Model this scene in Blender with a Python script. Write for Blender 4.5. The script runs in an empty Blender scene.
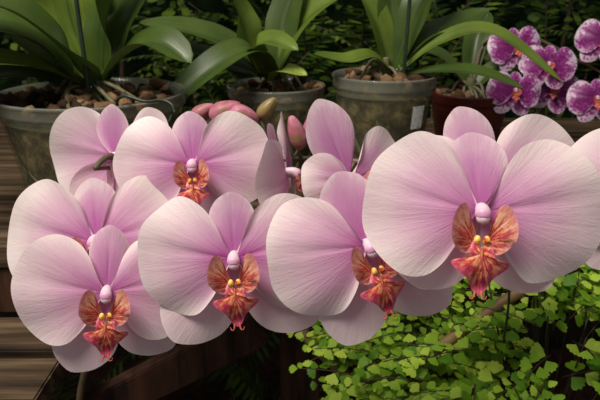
import bpy, math, random
from mathutils import Vector, Matrix, noise
random.seed(7)
sc = bpy.context.scene
R_ = math.radians

# ------------------------------------------------------------------ helpers
def catmull(pts, n):
    P=[Vector(p) for p in pts]
    P=[P[0]*2-P[1]]+P+[P[-1]*2-P[-2]]
    segs=len(P)-3; out=[]
    for k in range(n):
        t=k/(n-1)*segs; i=min(int(t),segs-1); t-=i
        a,b,c,d=P[i:i+4]
        out.append(0.5*((2*b)+(c-a)*t+(2*a-5*b+4*c-d)*t*t+(3*b-a-3*c+d)*t**3))
    return out
def interp(tab,t):
    for (a,va),(b,vb) in zip(tab,tab[1:]):
        if t<=b: return va+(vb-va)*(t-a)/(b-a)
    return tab[-1][1]
class MB:
    def __init__(s): s.v=[];s.f=[];s.m=[];s.uv=[]
    def add(s,vs,fs,uvs,mat):
        o=len(s.v); s.v+=[tuple(x) for x in vs]; s.uv+=uvs
        for f in fs: s.f.append([i+o for i in f]); s.m.append(mat)
    def build(s,name,mats,parent=None,M=None,smooth=True):
        me=bpy.data.meshes.new(name); me.from_pydata(s.v,[],s.f)
        for m in mats: me.materials.append(m)
        me.polygons.foreach_set('material_index',s.m)
        me.polygons.foreach_set('use_smooth',[smooth]*len(s.f))
        uvl=me.uv_layers.new(name='UVMap')
        li=[0]*len(me.loops); me.loops.foreach_get('vertex_index',li)
        fl=[]
        for i in li: fl+=s.uv[i]
        uvl.data.foreach_set('uv',fl)
        me.update()
        ob=bpy.data.objects.new(name,me); sc.collection.objects.link(ob)
        if M is not None: ob.matrix_world=M
        if parent: ob.parent=parent
        return ob
def gridfaces(nr,nc):
    return [(i*nc+j,i*nc+j+1,(i+1)*nc+j+1,(i+1)*nc+j) for i in range(nr-1) for j in range(nc-1)]
def tube(mb,pts,rad,mat=0,seg=8,n=None):
    n=n or max(6,len(pts)*5)
    C=catmull(pts,n); vs=[];uvs=[]
    for i,p in enumerate(C):
        T=(C[min(i+1,n-1)]-C[max(i-1,0)]).normalized()
        a=Vector((0,0,1)) if abs(T.z)<.9 else Vector((1,0,0))
        S=T.cross(a).normalized(); N=S.cross(T)
        r=interp(rad,i/(n-1)) if isinstance(rad,list) else rad
        for j in range(seg):
            an=2*math.pi*j/seg
            vs.append(p+(S*math.cos(an)+N*math.sin(an))*r); uvs.append((j/seg,i/(n-1)))
    fs=[(i*seg+j,i*seg+(j+1)%seg,(i+1)*seg+(j+1)%seg,(i+1)*seg+j) for i in range(n-1) for j in range(seg)]
    fs.append(tuple(range(seg))[::-1]); fs.append(tuple(range((n-1)*seg,n*seg)))
    mb.add(vs,fs,uvs,mat)
def blob(mb,c,axes,mat=0,nu=12,nv=8,rot=None,jit=0,taper=0):
    vs=[];uvs=[]
    for i in range(nv+1):
        th=math.pi*i/nv
        for j in range(nu):
            ph=2*math.pi*j/nu
            p=Vector((math.sin(th)*math.cos(ph),math.sin(th)*math.sin(ph),math.cos(th)))
            p=Vector((p.x*axes[0]*(1-taper*p.z),p.y*axes[1]*(1-taper*p.z),p.z*axes[2]))
            if jit: p*=1+random.uniform(-jit,jit)
            if rot: p=rot@p
            vs.append(Vector(c)+p); uvs.append((j/nu,i/nv))
    fs=[(i*nu+j,(i+1)*nu+j,(i+1)*nu+(j+1)%nu,i*nu+(j+1)%nu) for i in range(nv) for j in range(nu)]
    mb.add(vs,fs,uvs,mat)
def lathe(mb,c,prof,mat=0,seg=48):
    vs=[];uvs=[]
    for i,(r,z) in enumerate(prof):
        for j in range(seg):
            a=2*math.pi*j/seg
            vs.append((c[0]+r*math.cos(a),c[1]+r*math.sin(a),c[2]+z)); uvs.append((j/seg,i/(len(prof)-1)))
    fs=[(i*seg+j,i*seg+(j+1)%seg,(i+1)*seg+(j+1)%seg,(i+1)*seg+j) for i in range(len(prof)-1) for j in range(seg)]
    mb.add(vs,fs,uvs,mat)
def box(mb,c,size,mat=0,rot=None,bev=0.0015):
    import bmesh
    bm=bmesh.new(); bmesh.ops.create_cube(bm,size=1)
    for v in bm.verts: v.co=Vector((v.co.x*size[0],v.co.y*size[1],v.co.z*size[2]))
    bmesh.ops.bevel(bm,geom=bm.edges[:],offset=bev,segments=2,affect='EDGES')
    M=rot or Matrix.Identity(3)
    bm.verts.ensure_lookup_table()
    vs=[Vector(c)+M@v.co for v in bm.verts]
    uvs=[(v.co.x*4,v.co.y*4) for v in bm.verts]
    fs=[[v.index for v in f.verts] for f in bm.faces]
    bm.free(); mb.add(vs,fs,uvs,mat)
LEAFP=[(0,.42),(.15,.62),(.35,.88),(.55,1),(.75,.93),(.88,.7),(.96,.38),(1,.03)]
def leaf(mb,pts,width,mat=0,up=(0,-.35,1),fold=.25,n=26,prof=LEAFP,wav=.0):
    C=catmull(pts,n); up=Vector(up).normalized(); vs=[];uvs=[]
    nc=9
    for i,p in enumerate(C):
        t=i/(n-1)
        T=(C[min(i+1,n-1)]-C[max(i-1,0)]).normalized()
        S=T.cross(up)
        if S.length<1e-3: S=Vector((1,0,0))
        S.normalize(); N=S.cross(T)
        w=width/2*interp(prof,t)
        for j in range(nc):
            s=(j/(nc-1))*2-1
            q=p+S*w*s+N*(fold*w*(abs(s)**1.3)-.06*width*(1-abs(s))**3)
            if wav: q+=N*wav*width*math.sin(t*9+s)*s*s
            vs.append(q); uvs.append(((s+1)/2,t))
    mb.add(vs,gridfaces(n,nc),uvs,mat)

# ------------------------------------------------------------------ materials
def newmat(name):
    m=bpy.data.materials.new(name); m.use_nodes=True
    nt=m.node_tree; nt.nodes.clear(); return m,nt
def ramp(nt,stops):
    r=nt.nodes.new('ShaderNodeValToRGB'); e=r.color_ramp.elements
    while len(e)<len(stops): e.new(.5)
    for x,(p,c) in zip(e,stops): x.position=p; x.color=(*c,1)
    return r
def math_(nt,op,a,b=None,c=None):
    n=nt.nodes.new('ShaderNodeMath'); n.operation=op
    for i,x in enumerate((a,b,c)):
        if x is None: continue
        if isinstance(x,(int,float)): n.inputs[i].default_value=x
        else: nt.links.new(x,n.inputs[i])
    return n.outputs[0]
def finish(nt,col,rough=.5,spec=.4,transl=0,bump=None,bstr=.2,bdist=.001,coat=0):
    L=nt.links
    p=nt.nodes.new('ShaderNodeBsdfPrincipled'); o=nt.nodes.new('ShaderNodeOutputMaterial')
    if hasattr(col,'links'): L.new(col,p.inputs['Base Color'])
    else: p.inputs['Base Color'].default_value=(*col,1)
    p.inputs['Roughness'].default_value=rough; p.inputs['Specular IOR Level'].default_value=spec
    p.inputs['Coat Weight'].default_value=coat
    if bump is not None:
        b=nt.nodes.new('ShaderNodeBump'); b.inputs['Strength'].default_value=bstr; b.inputs['Distance'].default_value=bdist
        L.new(bump,b.inputs['Height']); L.new(b.outputs[0],p.inputs['Normal'])
    if transl>0:
        t=nt.nodes.new('ShaderNodeBsdfTranslucent')
        if hasattr(col,'links'): L.new(col,t.inputs['Color'])
        else: t.inputs['Color'].default_value=(*col,1)
        mx=nt.nodes.new('ShaderNodeMixShader'); mx.inputs[0].default_value=transl
        L.new(p.outputs[0],mx.inputs[1]); L.new(t.outputs[0],mx.inputs[2]); L.new(mx.outputs[0],o.inputs[0])
    else: L.new(p.outputs[0],o.inputs[0])
def uvsep(nt):
    u=nt.nodes.new('ShaderNodeUVMap'); s=nt.nodes.new('ShaderNodeSeparateXYZ'); nt.links.new(u.outputs[0],s.inputs[0])
    return s.outputs[0],s.outputs[1]
def comb(nt,x,y,z=0):
    c=nt.nodes.new('ShaderNodeCombineXYZ')
    for i,v in enumerate((x,y,z)):
        if isinstance(v,(int,float)): c.inputs[i].default_value=v
        else: nt.links.new(v,c.inputs[i])
    return c.outputs[0]
def nz(nt,vec,scale=1,detail=3,rough=.5):
    n=nt.nodes.new('ShaderNodeTexNoise'); n.inputs['Scale'].default_value=scale; n.inputs['Detail'].default_value=detail
    n.inputs['Roughness'].default_value=rough
    if vec is not None: nt.links.new(vec,n.inputs['Vector'])
    return n.outputs[0]
def petal_mat(name,stops,veinamt=.30):
    m,nt=newmat(name); u,r=uvsep(nt)
    oi=nt.nodes.new('ShaderNodeObjectInfo').outputs['Random']
    vein=nz(nt,comb(nt,math_(nt,'MULTIPLY',u,60),math_(nt,'MULTIPLY',r,2.5),oi),1,4,.65)
    soft=nz(nt,comb(nt,math_(nt,'MULTIPLY',u,4),math_(nt,'MULTIPLY',r,2),math_(nt,'MULTIPLY',oi,9)),1,2)
    x=math_(nt,'ADD',r,math_(nt,'MULTIPLY',math_(nt,'SUBTRACT',vein,.5),veinamt))
    x=math_(nt,'ADD',x,math_(nt,'MULTIPLY',math_(nt,'SUBTRACT',soft,.5),.5))
    rp=ramp(nt,stops); nt.links.new(x,rp.inputs[0])
    vv=nt.nodes.new('ShaderNodeMapRange'); vv.inputs[1].default_value=.52; vv.inputs[2].default_value=.72; vv.inputs[3].default_value=0; vv.inputs[4].default_value=.5
    nt.links.new(vein,vv.inputs[0])
    mx=nt.nodes.new('ShaderNodeMixRGB'); mx.blend_type='MULTIPLY'; mx.inputs[2].default_value=(.80,.48,.70,1)
    nt.links.new(math_(nt,'MULTIPLY',vv.outputs[0],math_(nt,'SUBTRACT',1.2,r)),mx.inputs[0]); nt.links.new(rp.outputs[0],mx.inputs[1])
    tc=nt.nodes.new('ShaderNodeTexCoord').outputs['Object']
    fine=nz(nt,tc,900,2)
    h=math_(nt,'ADD',math_(nt,'MULTIPLY',vein,1.0),math_(nt,'MULTIPLY',fine,.3))
    finish(nt,mx.outputs[0],.45,.3,.25,h,.5,.0008)
    return m
M_pet=petal_mat('petal_pink',[(0,(.48,.09,.36)),(.18,(.63,.24,.50)),(.42,(.74,.40,.59)),(.66,(.82,.55,.66)),(.88,(.88,.69,.72)),(1,(.92,.79,.77))])
M_sep=petal_mat('sepal_mauve',[(0,(.54,.14,.43)),(.3,(.60,.21,.48)),(.65,(.69,.33,.56)),(.9,(.78,.49,.63)),(1,(.89,.70,.75))])
M_lat=petal_mat('lateral_sepal_pink',[(0,(.62,.24,.50)),(.3,(.73,.40,.58)),(.7,(.82,.57,.65)),(1,(.88,.72,.73))])
def lipmat(name,stops,edge,eamt,seed):
    m,nt=newmat(name); u,r=uvsep(nt)
    v=nz(nt,comb(nt,math_(nt,'MULTIPLY',u,26),math_(nt,'MULTIPLY',r,2.2),seed),1,3,.6)
    b=nz(nt,nt.nodes.new('ShaderNodeTexCoord').outputs['Object'],420,3)
    x=math_(nt,'ADD',math_(nt,'MULTIPLY',v,.8),math_(nt,'MULTIPLY',b,.2))
    rp=ramp(nt,stops); nt.links.new(x,rp.inputs[0])
    mx=nt.nodes.new('ShaderNodeMixRGB'); mx.inputs[2].default_value=(*edge,1)
    nt.links.new(math_(nt,'MULTIPLY',math_(nt,'POWER',r,5),eamt),mx.inputs[0]); nt.links.new(rp.outputs[0],mx.inputs[1])
    finish(nt,mx.outputs[0],.35,.5,.2,x,.5,.0008); return m
M_lip=lipmat('lip_side_lobe_striped',[(.38,(.38,.01,.06)),(.47,(.62,.08,.09)),(.53,(.84,.30,.14)),(.60,(.93,.60,.38)),(.75,(.94,.76,.74))],(.84,.42,.40),.75,0)
M_lipc=lipmat('lip_midlobe_crimson',[(.38,(.36,.01,.07)),(.47,(.60,.06,.07)),(.54,(.84,.27,.09)),(.61,(.93,.56,.28)),(.75,(.94,.78,.66))],(.72,.10,.26),.85,3)
m,nt=newmat('column_white_pink'); M_col=m
u,r=uvsep(nt); rp=ramp(nt,[(0,(.95,.86,.88)),(.6,(.88,.66,.76)),(1,(.66,.24,.47))]); nt.links.new(r,rp.inputs[0]); finish(nt,rp.outputs[0],.4,.4,.1)
m,nt=newmat('callus_yellow'); M_cal=m
rp=ramp(nt,[(.4,(.50,.05,.03)),(.5,(.85,.45,.06)),(.7,(.95,.72,.25))]); nt.links.new(nz(nt,nt.nodes.new('ShaderNodeTexCoord').outputs['Object'],500,2),rp.inputs[0]); finish(nt,rp.outputs[0],.35)
def simple(name,stops,scale,rough=.5,spec=.4,transl=0,bstr=.3,bdist=.001,detail=4,stretch=None,island=False,coat=0):
    m,nt=newmat(name); tc=nt.nodes.new('ShaderNodeTexCoord').outputs['Object']
    if stretch:
        mp=nt.nodes.new('ShaderNodeMapping'); mp.inputs['Scale'].default_value=stretch; nt.links.new(tc,mp.inputs[0]); tc=mp.outputs[0]
    n=nz(nt,tc,scale,detail,.6); x=n
    if island:
        g=nt.nodes.new('ShaderNodeNewGeometry').outputs['Random Per Island']
        x=math_(nt,'ADD',math_(nt,'MULTIPLY',n,.5),math_(nt,'MULTIPLY',g,.5))
    rp=ramp(nt,stops); nt.links.new(x,rp.inputs[0])
    finish(nt,rp.outputs[0],rough,spec,transl,n,bstr,bdist,coat)
    return m
M_stem=simple('spike_green_brown',[(.35,(.06,.07,.02)),(.65,(.15,.09,.06))],60,.45)
M_bud=simple('bud_dusky_pink',[(.32,(.26,.18,.07)),(.44,(.44,.13,.17)),(.7,(.62,.26,.35))],110,.45,transl=.1)
M_budg=simple('bud_green',[(.3,(.14,.15,.04)),(.7,(.36,.22,.10))],90,.4)
def leafmat(name,dark,light,rough=.34):
    m,nt=newmat(name); u,r=uvsep(nt)
    lines=nz(nt,comb(nt,math_(nt,'MULTIPLY',u,40),math_(nt,'MULTIPLY',r,1.5),0),1,3)
    tc=nt.nodes.new('ShaderNodeTexCoord').outputs['Object']
    blot=nz(nt,tc,22,3)
    mid=math_(nt,'MULTIPLY',math_(nt,'POWER',math_(nt,'SUBTRACT',1,math_(nt,'ABSOLUTE',math_(nt,'SUBTRACT',math_(nt,'MULTIPLY',u,2),1))),14),.35)
    x=math_(nt,'ADD',math_(nt,'ADD',math_(nt,'MULTIPLY',lines,.4),math_(nt,'MULTIPLY',blot,.6)),math_(nt,'MULTIPLY',mid,-.5))
    rp=ramp(nt,[(.25,dark),(.72,light)]); nt.links.new(x,rp.inputs[0])
    finish(nt,rp.outputs[0],rough,.35,.15,lines,.25,.0008)
    return m
M_lfd=leafmat('orchid_leaf_dark',(.022,.045,.009),(.085,.132,.022))
M_lfm=leafmat('orchid_leaf_mid',(.045,.085,.011),(.19,.255,.035))
M_lfl=leafmat('orchid_leaf_light',(.16,.24,.03),(.42,.50,.09))
M_bark=simple('bark_chips',[(.3,(.025,.013,.007)),(.5,(.11,.055,.026)),(.7,(.26,.16,.085))],60,.85,.2,bstr=.8,bdist=.004,island=True)
M_pack=simple('packed_bark',[(.38,(.008,.005,.003)),(.5,(.05,.030,.014)),(.64,(.13,.095,.045))],75,.85,.2,bstr=1,bdist=.006,detail=3)
M_root=simple('aerial_root',[(.3,(.08,.085,.035)),(.7,(.22,.19,.11))],40,.7)
M_wood=simple('weathered_wood',[(.3,(.016,.010,.006)),(.5,(.062,.038,.021)),(.7,(.16,.105,.06))],14,.75,.2,stretch=(.35,5,5),bstr=.6,bdist=.002)
M_woodd=simple('dark_stained_wood',[(.3,(.010,.005,.003)),(.7,(.080,.034,.019))],14,.7,.2,stretch=(5,5,.5),bstr=.5,bdist=.002)
M_stick=simple('bamboo_cane',[(.3,(.10,.055,.02)),(.7,(.30,.19,.08))],30,.6)
M_wire=simple('green_wire',[(.3,(.01,.015,.01)),(.7,(.03,.05,.03))],30,.4)
M_soil=simple('soil_ground',[(.3,(.006,.005,.003)),(.7,(.03,.024,.014))],9,.95,.1,bstr=1,bdist=.03)
M_hedge=simple('hedge_green',[(.35,(.002,.005,.002)),(.6,(.010,.024,.005)),(.75,(.03,.06,.012))],12,.8,.1,bstr=1,bdist=.05,detail=8)
M_fern=simple('maidenhair_green',[(.25,(.08,.21,.010)),(.5,(.27,.47,.03)),(.75,(.55,.72,.09))],25,.5,.2,.35,island=True,bstr=.1)
M_ferns=simple('fern_stalk',[(.3,(.02,.012,.008)),(.7,(.07,.045,.02))],30,.5)
M_bgf=simple('background_fern_green',[(.25,(.008,.022,.004)),(.5,(.035,.078,.008)),(.8,(.16,.24,.025))],14,.5,.2,.2,island=True,bstr=.1)
M_shade=simple('shade_fern_green',[(.25,(.012,.028,.004)),(.8,(.13,.24,.03))],14,.5,.2,.1,island=True,bstr=.1)
M_label=simple('white_label',[(.45,(.75,.75,.72)),(.5,(.82,.82,.8)),(.75,(.2,.2,.2))],260,.5,bstr=0)
M_redpot=simple('oxblood_glazed_pot',[(.3,(.05,.006,.005)),(.7,(.12,.018,.012))],12,.35,.5,bstr=.1)
def plastic(name,tint,fac,body,rough):
    m,nt=newmat(name); L=nt.links
    t=nt.nodes.new('ShaderNodeBsdfTransparent'); t.inputs[0].default_value=(*tint,1)
    p=nt.nodes.new('ShaderNodeBsdfPrincipled'); p.inputs['Roughness'].default_value=rough; p.inputs['Base Color'].default_value=(*body,1)
    p.inputs['Specular IOR Level'].default_value=.8
    mx=nt.nodes.new('ShaderNodeMixShader'); o=nt.nodes.new('ShaderNodeOutputMaterial')
    tc=nt.nodes.new('ShaderNodeTexCoord').outputs['Object']
    n=nz(nt,tc,30,5)
    L.new(math_(nt,'ADD',math_(nt,'MULTIPLY',math_(nt,'SUBTRACT',n,.5),.3),fac),mx.inputs[0])
    L.new(t.outputs[0],mx.inputs[1]); L.new(p.outputs[0],mx.inputs[2]); L.new(mx.outputs[0],o.inputs[0])
    return m
M_clear=plastic('clear_plastic',(.90,.90,.80),.20,(.22,.23,.15),.10)
M_rim=plastic('clear_plastic_rim',(.88,.88,.80),.40,(.34,.34,.28),.15)
m,nt=newmat('petal_spotted_purple'); M_spot=m; u,r=uvsep(nt)
tc=nt.nodes.new('ShaderNodeTexCoord').outputs['Object']
vo=nt.nodes.new('ShaderNodeTexVoronoi'); vo.inputs['Scale'].default_value=300; nt.links.new(tc,vo.inputs['Vector'])
big=nz(nt,tc,70,2)
x=math_(nt,'ADD',math_(nt,'MULTIPLY',vo.outputs['Distance'],.35),math_(nt,'ADD',math_(nt,'MULTIPLY',big,.5),math_(nt,'MULTIPLY',math_(nt,'POWER',r,1.6),.45)))
rp=ramp(nt,[(.40,(.13,.006,.10)),(.64,(.28,.022,.20)),(.78,(.45,.11,.36)),(.84,(.66,.46,.62)),(1,(.74,.62,.70))]); nt.links.new(x,rp.inputs[0])
finish(nt,rp.outputs[0],.4,.4,.2)

# ------------------------------------------------------------------ orchid flower
def oval(angle,L,W,base=(0,0),skew=0):
    tab=[(0.02,.14),(.12,.42),(.3,.80),(.5,1),(.68,.98),(.84,.74),(.94,.42)]
    d=Vector((math.cos(angle),math.sin(angle))); s=Vector((-d.y,d.x)); b=Vector(base)
    a=[b+d*L*t+s*W*w*(1+skew) for t,w in tab]; c=[b+d*L*t-s*W*w*(1-skew) for t,w in tab[::-1]]
    return a+[b+d*L]+c
PET=[(-.03,.06),(-.10,.20),(-.18,.40),(-.31,.56),(-.52,.64),(-.74,.57),(-.91,.37),(-1.0,.08),(-.975,-.20),(-.86,-.42),(-.64,-.56),(-.42,-.56),(-.25,-.40),(-.13,-.20),(-.04,-.04)]
def fan(mb,base,outl,dep,mat,Rr,nr=18,nu=49,reps=None):
    O=catmull([(p[0],p[1],0) for p in outl],nu); B=Vector((base[0],base[1],0)); vs=[];uvs=[]
    for i in range(nr+1):
        r=max(.01,i/nr)
        for j in range(nu):
            u=j/(nu-1); p=B+(O[j]-B)*r
            f=dep(r,u,p.x,p.y)
            vs.append(Vector((p.x,-f,p.y))*Rr); uvs.append((u,r))
    mb.add(vs,gridfaces(nr+1,nu),uvs,mat)
def make_flower(name,pos,yaw=0,pitch=-16,roll=0,R=.06,mats=None,lat=1.0,latang=(0,0),dors=(0,1.0,1.0),petalL=(0,1,0),petalR=(0,1,0),lip=1.0,seed=0,rip=1.0):
    """petalL/R = (rotation deg, scale, backward swing)"""
    rnd=random.Random(seed*13+5); mb=MB()
    for s,k in ((-1,0),(1,1)):
        ang=R_(-90+s*(33+latang[k])); L=.95*lat*rnd.uniform(.97,1.03)
        ph=rnd.uniform(0,6)
        fan(mb,(s*.02,-.03),oval(ang,L,.33*lat,(s*.02,-.03)),lambda r,u,x,z:-.06-.02*r-.10*r*r+.10*r*(1-(2*u-1)**2)*.4+.022*r**3*math.sin(u*14+ph)-.03*math.exp(-((u-.5)/.03)**2)*r*(1-r),2,R)
    a,dl,dw=dors; ph=rnd.uniform(0,6)
    fan(mb,(0,.03),oval(R_(90-a),.66*dl,.235*dw,(0,.02)),lambda r,u,x,z:-.035+.03*r-.07*r*r-.04*math.exp(-((u-.5)/.03)**2)*r*(1-r)+.018*r**3*math.sin(u*15+ph),1,R)
    for s,pp in ((-1,petalL),(1,petalR)):
        c_,s_=math.cos(R_(pp[0])),math.sin(R_(pp[0])); ph=rnd.uniform(0,6)
        O=[]
        for (x,z) in PET:
            x*=pp[1]*(1+rnd.uniform(-.02,.02)); z*=pp[1]*(1+rnd.uniform(-.03,.03))
            x,z=x*c_-z*s_, x*s_+z*c_
            O.append((x*(-s),z))
        def dep(r,u,x,z,pp=pp,ph=ph):
            d=abs(x)
            f=.03+.22*d-.36*d*d - pp[2]*d - .06*math.exp(-((u-.47)/.025)**2)*r*(1-r)
            f+= -.20*z*z + .045*r**3*math.sin(u*15+ph)+.020*r*r*math.sin(u*31+ph*2)
            return f
        fan(mb,(s*.03,.01),O,dep,0,R,22,81)
    k=lip
    for s in (-1,1):   # side lobes: upright, curling forward round the column, joined to the midlobe base
        O=[(s*x*k,z*k) for x,z in [(.02,-.22),(.05,-.14),(.085,-.04),(.11,.05),(.155,.085),(.20,.05),(.235,-.04),(.24,-.15),(.205,-.25),(.14,-.31),(.07,-.31),(.02,-.27)]]
        fan(mb,(s*.045*k,-.235*k),O,lambda r,u,x,z:.11+.08*r*math.sin(u*2.6+.3)+.85*max(0,abs(x)-.09)*(1 if z>-.2 else .6)+.012*math.sin(u*22)*r,3,R,12,37)
    O=[(x*k,z*k) for x,z in [(-.05,-.18),(-.085,-.24),(-.09,-.30),(-.12,-.345),(-.205,-.37),(-.215,-.41),(-.16,-.455),(-.10,-.50),(-.065,-.57),(-.035,-.62),(0,-.64),(.035,-.62),(.065,-.57),(.10,-.50),(.16,-.455),(.215,-.41),(.205,-.37),(.12,-.345),(.09,-.30),(.085,-.24),(.05,-.18)]]
    fan(mb,(0,-.30*k),O,lambda r,u,x,z:.17+.10*math.sin(min(1,max(0,(-z-.15)/.45))*3.0)-1.6*x*x+.015*math.sin(u*24)*r,4,R,12,65)
    for s in (-1,1):
        blob(mb,Vector((s*.035*k,-.21,-.205*k))*R,(.030*R*k,.040*R,.040*R*k),6)
        tube(mb,[Vector(p)*R for p in [(s*.025,-.18,-.61*k),(s*.035,-.20,-.66*k),(s*.06,-.19,-.665*k),(s*.07,-.18,-.64*k)]],[(0,.010*R),(1,.003*R)],4,6)
    blob(mb,Vector((0,-.25,-.34*k))*R,(.018*R*k,.03*R,.10*R*k),4)
    tube(mb,[Vector(p)*R for p in [(0,.06,.02),(0,-.06,.03),(0,-.14,.01),(0,-.19,-.05)]],[(0,.05*R),(.4,.055*R),(.8,.068*R),(1,.045*R)],5,14,16)
    blob(mb,Vector((0,-.175,-.035))*R,(.056*R,.048*R,.056*R),5,14,10)
    tube(mb,[Vector(p)*R for p in [(0,.02,0),(0,.16,.02),(0,.30,-.03),(.0,.42,-.12)]],[(0,.05*R),(1,.03*R)],7,8)
    M=Matrix.Translation(pos)@Matrix.Rotation(R_(yaw),4,'Z')@Matrix.Rotation(R_(pitch),4,'X')@Matrix.Rotation(R_(roll),4,'Y')
    mats=mats or [M_pet,M_sep,M_lat,M_lip,M_lipc,M_col,M_cal,M_stem]
    mb.build(name,mats,None,M)
    return M@(Vector((0,.42,-.12))*R)

ends={}
def fl(key,pos,**k): ends[key]=make_flower('orchid_flower',pos,seed=len(ends)+1,**k)
fl('A',(.0905,.2805,1.0915),yaw=-10,pitch=-16,R=.0595,lat=.90,dors=(-11,1.0,1.15),latang=(6,12),lip=1.05)
fl('B',(-.0407,.3355,1.0399),yaw=4,pitch=-14,roll=-2,lat=1.18,latang=(6,14),lip=1.05)
fl('C',(.0395,.3197,1.0551),yaw=6,pitch=-15,roll=-14,lat=1.08,latang=(-8,5),dors=(-8,1.15,1.2),lip=1.02)
fl('D',(-.1287,.3549,1.0056),yaw=14,pitch=-14,roll=5,lat=1.08,latang=(-10,12),dors=(3,1.1,.9),lip=1.08)
fl('E',(-.0785,.4223,1.0736),yaw=4,pitch=-14,roll=-3,R=.058,lip=.9)
fl('G',(-.1460,.3960,1.0240),yaw=4,pitch=-18,roll=-4,R=.068,petalL=(-6,1,0))
fl('F',(-.1440,.4551,1.0700),yaw=158,pitch=12,roll=4,R=.061)
fl('H',(.0350,.4000,1.0690),yaw=32,pitch=-18,roll=-4,dors=(-8,1.5,1.4),petalL=(0,.62,.2),petalR=(8,.95,0))
fl('J',(-.0120,.4300,1.0640),yaw=84,pitch=-8,roll=-6,lip=.5)
fl('I',(.1190,.3619,1.0790),yaw=-8,pitch=-14,roll=-14,dors=(-10,1.3,1.1))
fl('K',(.2170,.3393,1.0797),yaw=-5,pitch=-14,roll=4)

# flower spikes
def spike(name,path,keys,buds=[]):
    mb=MB(); tube(mb,path,[(0,.0030),(.6,.0024),(1,.0014)],0,8,60)
    C=catmull(path,80)
    for k in keys:
        e=ends[k]; c=min(C,key=lambda p:(p-e).length)
        mid=(c+e)/2+Vector((0,.004,-.006)); tube(mb,[e,mid,c],.0015,0,7)
    for (p,a,rz,mt) in buds:
        rot=Matrix.Rotation(rz,3,'Y')
        blob(mb,p,a,mt,14,12,rot,0,.30)
        for q in range(3):
            an=q*2.1; blob(mb,Vector(p)+rot@Vector((math.cos(an)*a[0]*.2,math.sin(an)*a[1]*.2,0)),(a[0]*.90,a[1]*.90,a[2]*.98),mt,12,10,rot@Matrix.Rotation(an,3,'Z'),0,.34)
        c=min(C,key=lambda x:(x-Vector(p)).length)
        tube(mb,[Vector(p)-rot@Vector((0,0,a[2]*.8)),(Vector(p)+c)/2+Vector((0,0,-.006)),c],.0014,0,7)
    mb.build(name,[M_stem,M_bud,M_budg])
spike('orchid_flower_spike',[(-.19,.60,1.09),(-.165,.535,1.09),(-.13,.50,1.065),(-.08,.485,1.060),(-.02,.475,1.063),(.04,.46,1.066),(.10,.42,1.065),(.17,.385,1.06),(.24,.375,1.05)],['E','F','J','H','I','K'],
 [((-.060,.48,1.101),(.0095,.009,.014),R_(65),1),((-.045,.475,1.099),(.008,.008,.012),R_(105),1),((-.003,.455,1.090),(.0065,.0065,.014),R_(-18),1),((.009,.47,1.092),(.0060,.0060,.011),R_(12),1),((-.027,.49,1.102),(.0060,.0060,.011),R_(40),2),((-.080,.49,1.099),(.0065,.0065,.011),R_(60),1)])
spike('orchid_flower_spike',[(-.20,.43,.40),(-.195,.42,.80),(-.165,.42,.93),(-.13,.42,.985),(-.08,.40,1.01),(-.02,.385,1.03),(.04,.37,1.045),(.09,.335,1.07)],['D','G','B','C','A'])

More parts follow.
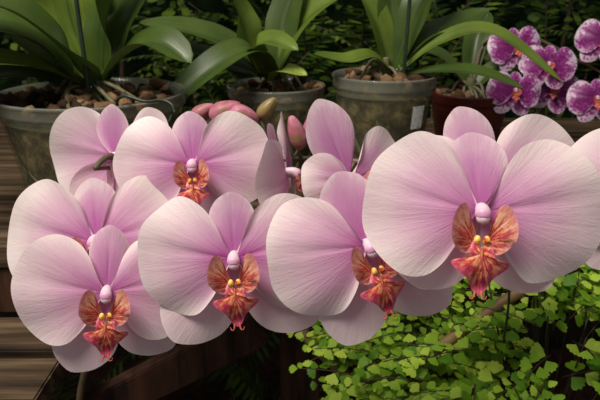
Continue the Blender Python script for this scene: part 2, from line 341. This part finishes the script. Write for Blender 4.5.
# ------------------------------------------------------------------ potted orchids
def empty(name,loc):
    e=bpy.data.objects.new(name,None); sc.collection.objects.link(e); e.location=loc; e.empty_display_size=.05; bpy.context.view_layer.update(); return e
def adopt(e,ob):
    ob.parent=e; ob.matrix_parent_inverse=Matrix.Translation(e.location).inverted()
def chips(mb,c,r,n,mat=0,seed=1):
    rn=random.Random(seed)
    for _ in range(n):
        a=rn.uniform(0,6.28); q=r*math.sqrt(rn.random())
        rot=Matrix.Rotation(rn.uniform(0,3),3,'X')@Matrix.Rotation(rn.uniform(0,3),3,'Z')
        blob(mb,(c[0]+q*math.cos(a),c[1]+q*math.sin(a),c[2]+rn.uniform(-.004,.010)),(rn.uniform(.006,.014),rn.uniform(.004,.009),rn.uniform(.003,.006)),mat,7,5,rot,.18)
def potted(c,r,h,leaves,pot_mats,roots=6,seed=1,label=False,stake=None,hook=None):
    e=empty('potted_orchid',(c[0],c[1],c[2]-h)); z0=-h
    mb=MB(); rb=r*.76
    prof=[(0.0,z0),(rb*.9,z0),(rb,z0+.004)]+[(rb+(r*.965-rb)*t,z0+.004+(h-.018)*t) for t in (.15,.3,.301,.5,.7,.701,.9,1)]
    lathe(mb,c,prof,0)
    lathe(mb,c,[(r*.965,-.014),(r*.99,-.012),(r*1.0,-.010),(r*1.0,-.002),(r*1.015,0),(r*1.0,.0015),(r*.97,.0),(r*.955,-.006),(r*.95,-.02)],1)
    ob=mb.build('pot',pot_mats); adopt(e,ob)
    mb=MB(); lathe(mb,c,[(0,z0+.002),(rb*.93,z0+.003),(r*.92,-.024),(r*.6,-.014),(0,-.010)],1)
    chips(mb,(c[0],c[1],c[2]-.010),r*.88,int(130*(r/.09)**2),0,seed)
    adopt(e,mb.build('bark',[M_bark,M_pack]))
    rn=random.Random(seed); mb=MB()
    for i in range(roots):
        a=rn.uniform(2.8,6.6); q=r*rn.uniform(.5,1.0)
        p0=Vector((c[0],c[1],c[2]+.008)); p1=Vector((c[0]+q*math.cos(a)*.4,c[1]+q*math.sin(a)*.4,c[2]+rn.uniform(.000,.016)))
        a+=rn.uniform(-.5,.5)
        p2=Vector((c[0]+q*math.cos(a)*.85,c[1]+q*math.sin(a)*.85,c[2]-.016))
        tube(mb,[p0,p1,p2],.0020,0,7)
    for i in range(roots+4):
        a=rn.uniform(3.3,6.1); z=-.03; P=[]
        for q in range(5):
            rr=(rb+(r*.965-rb)*((h+z)/h))*.955
            P.append((c[0]+rr*math.cos(a),c[1]+rr*math.sin(a),c[2]+z)); a+=rn.uniform(-.25,.25); z-=h*.17*rn.uniform(.5,1.2)
        tube(mb,P,.0018,0,6)
    tube(mb,[(c[0],c[1],c[2]-.02),(c[0],c[1],c[2]+.01),(c[0],c[1],c[2]+.02)],[(0,.008),(1,.006)],0,10)
    adopt(e,mb.build('roots',[M_root]))
    for i,(pts,w,mt,fold) in enumerate(leaves):
        mb=MB(); leaf(mb,pts,w,0,fold=fold); adopt(e,mb.build('leaf_%d'%(i+1),[mt]))
    if stake:
        mb=MB(); tube(mb,stake,.0022,0,8)
        if hook: tube(mb,hook,.0014,0,8,24)
        adopt(e,mb.build('stake',[M_wire]))
    if label:
        mb=MB(); vs=[];uv=[]
        for i in range(2):
            for j in range(6):
                a=R_(-62+j*3.6); zz=-.028-i*.026; rr=(r*.965-(r*.965-rb)*(-zz-.014)/(h-.014))+.0012
                vs.append((c[0]+rr*math.cos(a),c[1]+rr*math.sin(a),c[2]+zz)); uv.append((j/5,i))
        mb.add(vs,gridfaces(2,6),uv,0); adopt(e,mb.build('label',[M_label]))
    return e
lp=(-.207,.601,1.096)
potted(lp,.0915,.126,[
 ([(-.215,.60,1.105),(-.245,.575,1.150),(-.29,.54,1.165),(-.36,.50,1.150)],.070,M_lfd,.2),
 ([(-.22,.59,1.10),(-.26,.56,1.122),(-.33,.53,1.112)],.050,M_lfd,.25),
 ([(-.205,.61,1.105),(-.225,.62,1.16),(-.235,.62,1.22),(-.26,.62,1.27)],.080,M_lfm,.22),
 ([(-.20,.61,1.105),(-.185,.62,1.15),(-.165,.63,1.19),(-.15,.64,1.24)],.060,M_lfd,.3),
 ([(-.20,.60,1.105),(-.17,.59,1.135),(-.135,.575,1.148),(-.10,.56,1.130)],.045,M_lfd,.3),
 ([(-.21,.60,1.105),(-.255,.61,1.15),(-.30,.62,1.21),(-.34,.62,1.25)],.070,M_lfm,.2),
 ([(-.205,.595,1.105),(-.215,.57,1.14),(-.25,.54,1.18),(-.30,.51,1.19)],.060,M_lfd,.25),
 ([(-.20,.605,1.105),(-.19,.60,1.16),(-.175,.59,1.20),(-.165,.57,1.24)],.060,M_lfd,.25),
 ([(-.21,.59,1.105),(-.235,.56,1.125),(-.27,.53,1.135),(-.31,.51,1.125)],.040,M_lfm,.25),
],[M_clear,M_rim],roots=9,seed=3,stake=[(-.203,.585,1.0),(-.203,.575,1.15),(-.203,.57,1.28)],hook=[(-.150,.555,1.07),(-.165,.54,1.093),(-.155,.525,1.106),(-.135,.52,1.102),(-.118,.515,1.104),(-.108,.51,1.098),(-.113,.505,1.085)])
mp=(-.0296,.744,1.080)
potted(mp,.060,.110,[
 ([(-.04,.74,1.09),(-.075,.735,1.125),(-.123,.73,1.145),(-.185,.72,1.155)],.050,M_lfd,.25),
 ([(-.045,.74,1.09),(-.06,.735,1.13),(-.068,.73,1.16),(-.078,.72,1.195)],.045,M_lfm,.3),
 ([(-.04,.735,1.09),(-.055,.71,1.125),(-.035,.70,1.138),(-.002,.69,1.128)],.042,M_lfm,.2),
 ([(-.035,.75,1.09),(-.01,.75,1.14),(.02,.75,1.17),(.065,.75,1.195)],.056,M_lfm,.25),
 ([(-.03,.73,1.09),(-.055,.69,1.128),(-.10,.66,1.108),(-.155,.64,1.060)],.048,M_lfd,.3),
 ([(-.035,.73,1.088),(-.02,.70,1.105),(.008,.69,1.100)],.024,M_lfl,.2),
 ([(-.04,.745,1.09),(-.09,.75,1.105),(-.14,.75,1.125)],.040,M_lfd,.3),
 ([(-.03,.745,1.09),(-.02,.76,1.15),(.0,.77,1.21)],.045,M_lfd,.3),
],[M_clear,M_rim],seed=5)
rp_=(.098,.708,1.098)
potted(rp_,.060,.128,[
 ([(.105,.70,1.105),(.08,.69,1.122),(.05,.68,1.118),(.015,.67,1.126)],.026,M_lfm,.25),
 ([(.105,.71,1.105),(.09,.71,1.15),(.07,.71,1.185),(.04,.71,1.21)],.048,M_lfm,.3),
 ([(.11,.71,1.105),(.125,.71,1.15),(.14,.71,1.185),(.165,.71,1.21)],.042,M_lfd,.3),
 ([(.115,.70,1.105),(.155,.69,1.137),(.21,.68,1.148),(.285,.66,1.098)],.032,M_lfm,.25),
 ([(.115,.70,1.10),(.16,.68,1.107),(.20,.67,1.105),(.245,.66,1.090)],.026,M_lfd,.25),
 ([(.112,.71,1.105),(.14,.71,1.14),(.18,.72,1.155),(.22,.73,1.17)],.034,M_lfd,.25),
 ([(.108,.715,1.105),(.106,.72,1.15),(.10,.73,1.20)],.036,M_lfd,.25),
],[M_clear,M_rim],seed=8,label=True,stake=[(.118,.70,1.0),(.119,.69,1.15),(.122,.685,1.28)])
dp=(.241,.851,1.053)
potted(dp,.055,.083,[
 ([(.245,.85,1.06),(.28,.85,1.09),(.33,.84,1.085)],.035,M_lfd,.25),
 ([(.238,.85,1.06),(.20,.85,1.10),(.16,.85,1.115)],.035,M_lfd,.25),
 ([(.24,.86,1.06),(.25,.88,1.12),(.27,.90,1.16)],.035,M_lfd,.25),
],[M_redpot,M_redpot],seed=9)
SP=[M_spot,M_spot,M_spot,M_lipc,M_lipc,M_col,M_cal,M_stem]
for i,(p,y,r) in enumerate([((.331,.813,1.097),-8,4),((.392,.79,1.056),-16,-6),((.286,.801,1.064),0,5),((.405,.822,1.128),-20,8),((.292,.835,1.118),2,-9),((.350,.83,1.062),-6,14)]):
    ends['s%d'%i]=make_flower('spotted_orchid_flower',p,yaw=y,pitch=-14,roll=r,R=.037,mats=SP,seed=40+i,lip=.7)
spike('spotted_orchid_spike',[(.245,.855,1.06),(.26,.87,1.12),(.30,.86,1.135),(.34,.85,1.12),(.38,.845,1.10),(.42,.84,1.08)],['s0','s1','s2','s3','s4','s5'])

# ------------------------------------------------------------------ bench
e=empty('wooden_bench',(0,.8,0))
mb=MB()
y=.53
while y<1.05:
    box(mb,(0,y,.96),(2.0,.058,.02)); y+=.072
adopt(e,mb.build('slats',[M_wood],smooth=False))
mb=MB()
for yy in (.40,.465): box(mb,(-.50,yy,.895),(.60,.055,.018))
adopt(e,mb.build('end_slats',[M_wood],smooth=False))
mb=MB()
box(mb,(0,.515,.925),(2.0,.022,.048)); box(mb,(0,1.03,.925),(2.0,.03,.048))
for xx in (-.75,0.0,.75):
    for yy in (.545,1.01): box(mb,(xx,yy,.475),(.042,.042,.95))
for xx in (-.30,-.62): box(mb,(xx,.44,.44),(.03,.10,.88))
for xx in (-.75,.75): box(mb,(xx,.78,.5),(.03,.5,.04))
adopt(e,mb.build('frame',[M_woodd],smooth=False))
mb=MB()
L=math.hypot(.26,.15)
box(mb,(-.17,.49,.82),(L,.02,.035),0,Matrix.Rotation(-math.atan2(.15,.26),3,'Y'))
adopt(e,mb.build('brace',[M_woodd],smooth=False))
mb=MB(); box(mb,(0,.78,.50),(1.5,.5,.018)); adopt(e,mb.build('lower_shelf',[M_woodd],smooth=False))
mb=MB(); tube(mb,[(.000,.50,.885),(.04,.49,.845),(.13,.48,.76)],.006,0,10); mb.build('bamboo_cane',[M_stick])
mb=MB(); tube(mb,[(.08,.425,.885),(.117,.425,.917),(.167,.435,.952),(.20,.44,.972)],.0050,0,10); mb.build('bamboo_cane',[M_stick])
mb=MB(); tube(mb,[(.137,.36,1.08),(.140,.365,1.03),(.146,.37,.99),(.150,.38,.95)],.0009,0,6); mb.build('support_wire',[M_wire])

# ------------------------------------------------------------------ maidenhair fern
def leaflet(mb,p,d,nrm,s,mat=0):
    d=d.normalized(); S=d.cross(nrm)
    if S.length<1e-4: S=Vector((1,0,0))
    S.normalize(); n=S.cross(d)
    pts=[(0,0,0)]; 
    for a,rr in ((-52,.70),(-44,.92),(-30,.97),(-21,.86),(-12,1.02),(0,.92),(12,1.03),(21,.87),(30,.98),(44,.92),(52,.70)):
        pts.append((math.sin(R_(a))*rr,math.cos(R_(a))*rr,-.12*abs(math.sin(R_(a)))))
    vs=[p+(S*x+d*y_+n*z)*s for x,y_,z in pts]
    mb.add(vs,[(0,i,i+1) for i in range(1,11)],[(x,y_) for x,y_,z in pts],mat)
def spray(mb,p,d,up,L,n,s,rn,ms=1,ml=0,curve=.4):
    d=d.normalized(); pts=[]; q=p.copy(); dd=d.copy()
    for i in range(5):
        pts.append(q.copy()); q=q+dd*L/4; dd=(dd+Vector((0,0,-curve/4))).normalized()
    tube(mb,pts,.00045,ms,4,8)
    C=catmull(pts,n+1)
    S=d.cross(up).normalized()
    for i in range(1,n+1):
        t=i/n; sg=1 if i%2 else -1
        T=(C[i]-C[i-1]).normalized()
        dr=(T*.45+S*sg*.9+Vector((rn.uniform(-.3,.3),rn.uniform(-.3,.3),rn.uniform(-.35,.15))))
        if i==n: dr=T
        nn=(up+Vector((rn.uniform(-.45,.45),rn.uniform(-.45,.45),rn.uniform(-.2,.2)))).normalized()
        leaflet(mb,C[i]+dr.normalized()*s*.15,dr,nn,s*(1.05-.4*t)*rn.uniform(.8,1.15),ml)
mb=MB(); rn=random.Random(11); crown=Vector((.20,.40,.70))
for i in range(760):
    x=rn.uniform(.050,.46); yy=rn.uniform(.31,.49)
    z=.942+.22*x-.75*(.46-yy)+.026*noise.noise(Vector((x*14,yy*14,0)))-rn.random()**1.5*.06
    if .10<x<.19 and yy>.41 and rn.random()<.75: z-=.05
    p=Vector((x,yy,z)); out=(p-crown); out.z=0; out=out.normalized()+Vector((rn.uniform(-.8,.8),rn.uniform(-.7,.3),rn.uniform(-.1,.4)))
    spray(mb,p,out,Vector((0,-.45,.9)).normalized(),rn.uniform(.035,.06),rn.randint(7,11),rn.uniform(.0080,.0120),rn)
    if i%6==0: tube(mb,[crown+Vector((rn.uniform(-.02,.02),rn.uniform(-.02,.02),0)),(crown+p)/2+Vector((0,0,.03)),p],.0008,1,4)
lathe(mb,(.20,.40,.70),[(0,-.18),(.05,-.18),(.07,-.01),(.075,0),(.068,0),(.06,-.012),(0,-.012)],2,32)
mb.build('maidenhair_fern',[M_fern,M_ferns,M_redpot])
mb=MB(); box(mb,(.20,.39,.51),(.3,.18,.02)); box(mb,(.08,.39,.25),(.02,.16,.5)); box(mb,(.32,.39,.25),(.02,.16,.5)); mb.build('plant_stool',[M_woodd],smooth=False)

# ------------------------------------------------------------------ background foliage
def frond(mb,p,d,L,droop,n,pl,rn,mat=0):
    pts=[];q=Vector(p);dd=Vector(d).normalized()
    for i in range(7):
        pts.append(q.copy()); q=q+dd*L/6; dd=(dd+Vector((0,0,-droop/6))).normalized()
    tube(mb,pts,[(0,.002),(1,.0007)],1,4,14)
    C=catmull(pts,n+1)
    for i in range(2,n+1):
        t=i/n; T=(C[i]-C[i-1]).normalized(); S=T.cross(Vector((0,0,1))).normalized(); w=pl*math.sin(math.pi*min(1,.15+.85*t))**.7*(1 if t<.95 else .5)
        for sg in (-1,1):
            dr=(S*sg+T*.35+Vector((0,0,-.2+rn.uniform(-.15,.15)))).normalized()
            a=C[i]; wd=L/n*.42
            vs=[a-T*wd*.5,a+T*wd*.6,a+dr*w*.55+T*wd*.75,a+dr*w,a+dr*w*.5-T*wd*.55]
            mb.add(vs,[(0,1,2,4),(4,2,3)],[(0,0)]*5,mat)
def shrub(name,n,xr,yr,zr,s,mat,seed):
    mb=MB(); rn=random.Random(seed)
    for _ in range(n):
        p=Vector((rn.uniform(*xr),rn.uniform(*yr),rn.uniform(*zr)))
        d=Vector((rn.uniform(-1,1),rn.uniform(-1,.2),rn.uniform(-.8,.8)))
        spray(mb,p,d,Vector((rn.uniform(-.3,.3),-.6,.7)).normalized(),s*rn.uniform(3,5),6,s*rn.uniform(.6,1.2),rn)
    for k in range(9):
        x=xr[0]+(xr[1]-xr[0])*(k+.5)/9; yy=(yr[0]+yr[1])/2
        tube(mb,[(x,yy,-.02),(x+rn.uniform(-.05,.05),yy,.6),(x+rn.uniform(-.1,.1),yy,1.5)],[(0,.012),(1,.004)],1,6)
    mb.build(name,[mat,M_ferns])
shrub('background_shrub',520,(-.9,1.3),(1.5,1.9),(.5,1.5),.030,M_bgf,3)
mb=MB(); rn=random.Random(21)
for i in range(80):
    b=Vector((rn.uniform(-.2,1.1),rn.uniform(1.2,1.4),0)); top=Vector((b.x,b.y,rn.uniform(.80,1.05)))
    tube(mb,[b,top],.0025,1,4,3)
    frond(mb,top,(rn.uniform(-.7,.7),rn.uniform(-.5,.2),rn.uniform(.5,1.1)),rn.uniform(.25,.42),rn.uniform(.8,1.8),30,.045,rn)
mb.build('background_fern',[M_bgf,M_ferns])
mb=MB(); rn=random.Random(33)
for i in range(50):
    b=Vector((rn.uniform(-.40,.05),rn.uniform(.58,.85),.51))
    frond(mb,b,(rn.uniform(-.7,.7),rn.uniform(-.9,.1),rn.uniform(.4,1)),rn.uniform(.22,.36),rn.uniform(.8,1.8),22,.04,rn)
mb.build('shade_fern',[M_shade,M_ferns])
# hedge and ground
mb=MB(); vs=[];uv=[];nx,nz_=80,50
for i in range(nz_):
    for j in range(nx):
        x=-3+6*j/(nx-1); z=3.0*i/(nz_-1)
        vs.append((x,2.3+.25*noise.noise(Vector((x*2.2,z*2.2,1)))+.1*noise.noise(Vector((x*7,z*7,4))),z)); uv.append((x,z))
mb.add(vs,gridfaces(nz_,nx),uv,0); mb.build('hedge',[M_hedge])
mb=MB(); vs=[];uv=[]
for i in range(60):
    for j in range(60):
        x=-4+8*j/59; yy=-3+7*i/59; vs.append((x,yy,.02*noise.noise(Vector((x*3,yy*3,0))) -.02)); uv.append((x,yy))
mb.add(vs,gridfaces(60,60),uv,0); mb.build('ground',[M_soil])

# ------------------------------------------------------------------ light, camera
w=bpy.data.worlds.new('World'); sc.world=w; w.use_nodes=True
bg=w.node_tree.nodes['Background']; bg.inputs[0].default_value=(.98,.98,.97,1); bg.inputs[1].default_value=.22
def area(name,loc,target,size,power,col):
    l=bpy.data.lights.new(name,'AREA'); l.shape='SQUARE'; l.size=size; l.energy=power; l.color=col
    o=bpy.data.objects.new(name,l); sc.collection.objects.link(o); o.location=loc
    o.rotation_euler=(Vector(target)-Vector(loc)).to_track_quat('-Z','Y').to_euler()
area('skylight',(-.45,.02,2.2),(.05,.42,1.0),.50,23,(1,.95,.85))
cam=bpy.data.cameras.new('Camera'); cam.lens=36; cam.sensor_width=36; cam.clip_start=.01
co=bpy.data.objects.new('Camera',cam); sc.collection.objects.link(co)
co.location=(0,0,1.2); co.rotation_euler=(R_(70),0,0); sc.camera=co
cam.dof.use_dof=True; cam.dof.focus_distance=.36; cam.dof.aperture_fstop=22
sc.view_settings.view_transform='Standard'
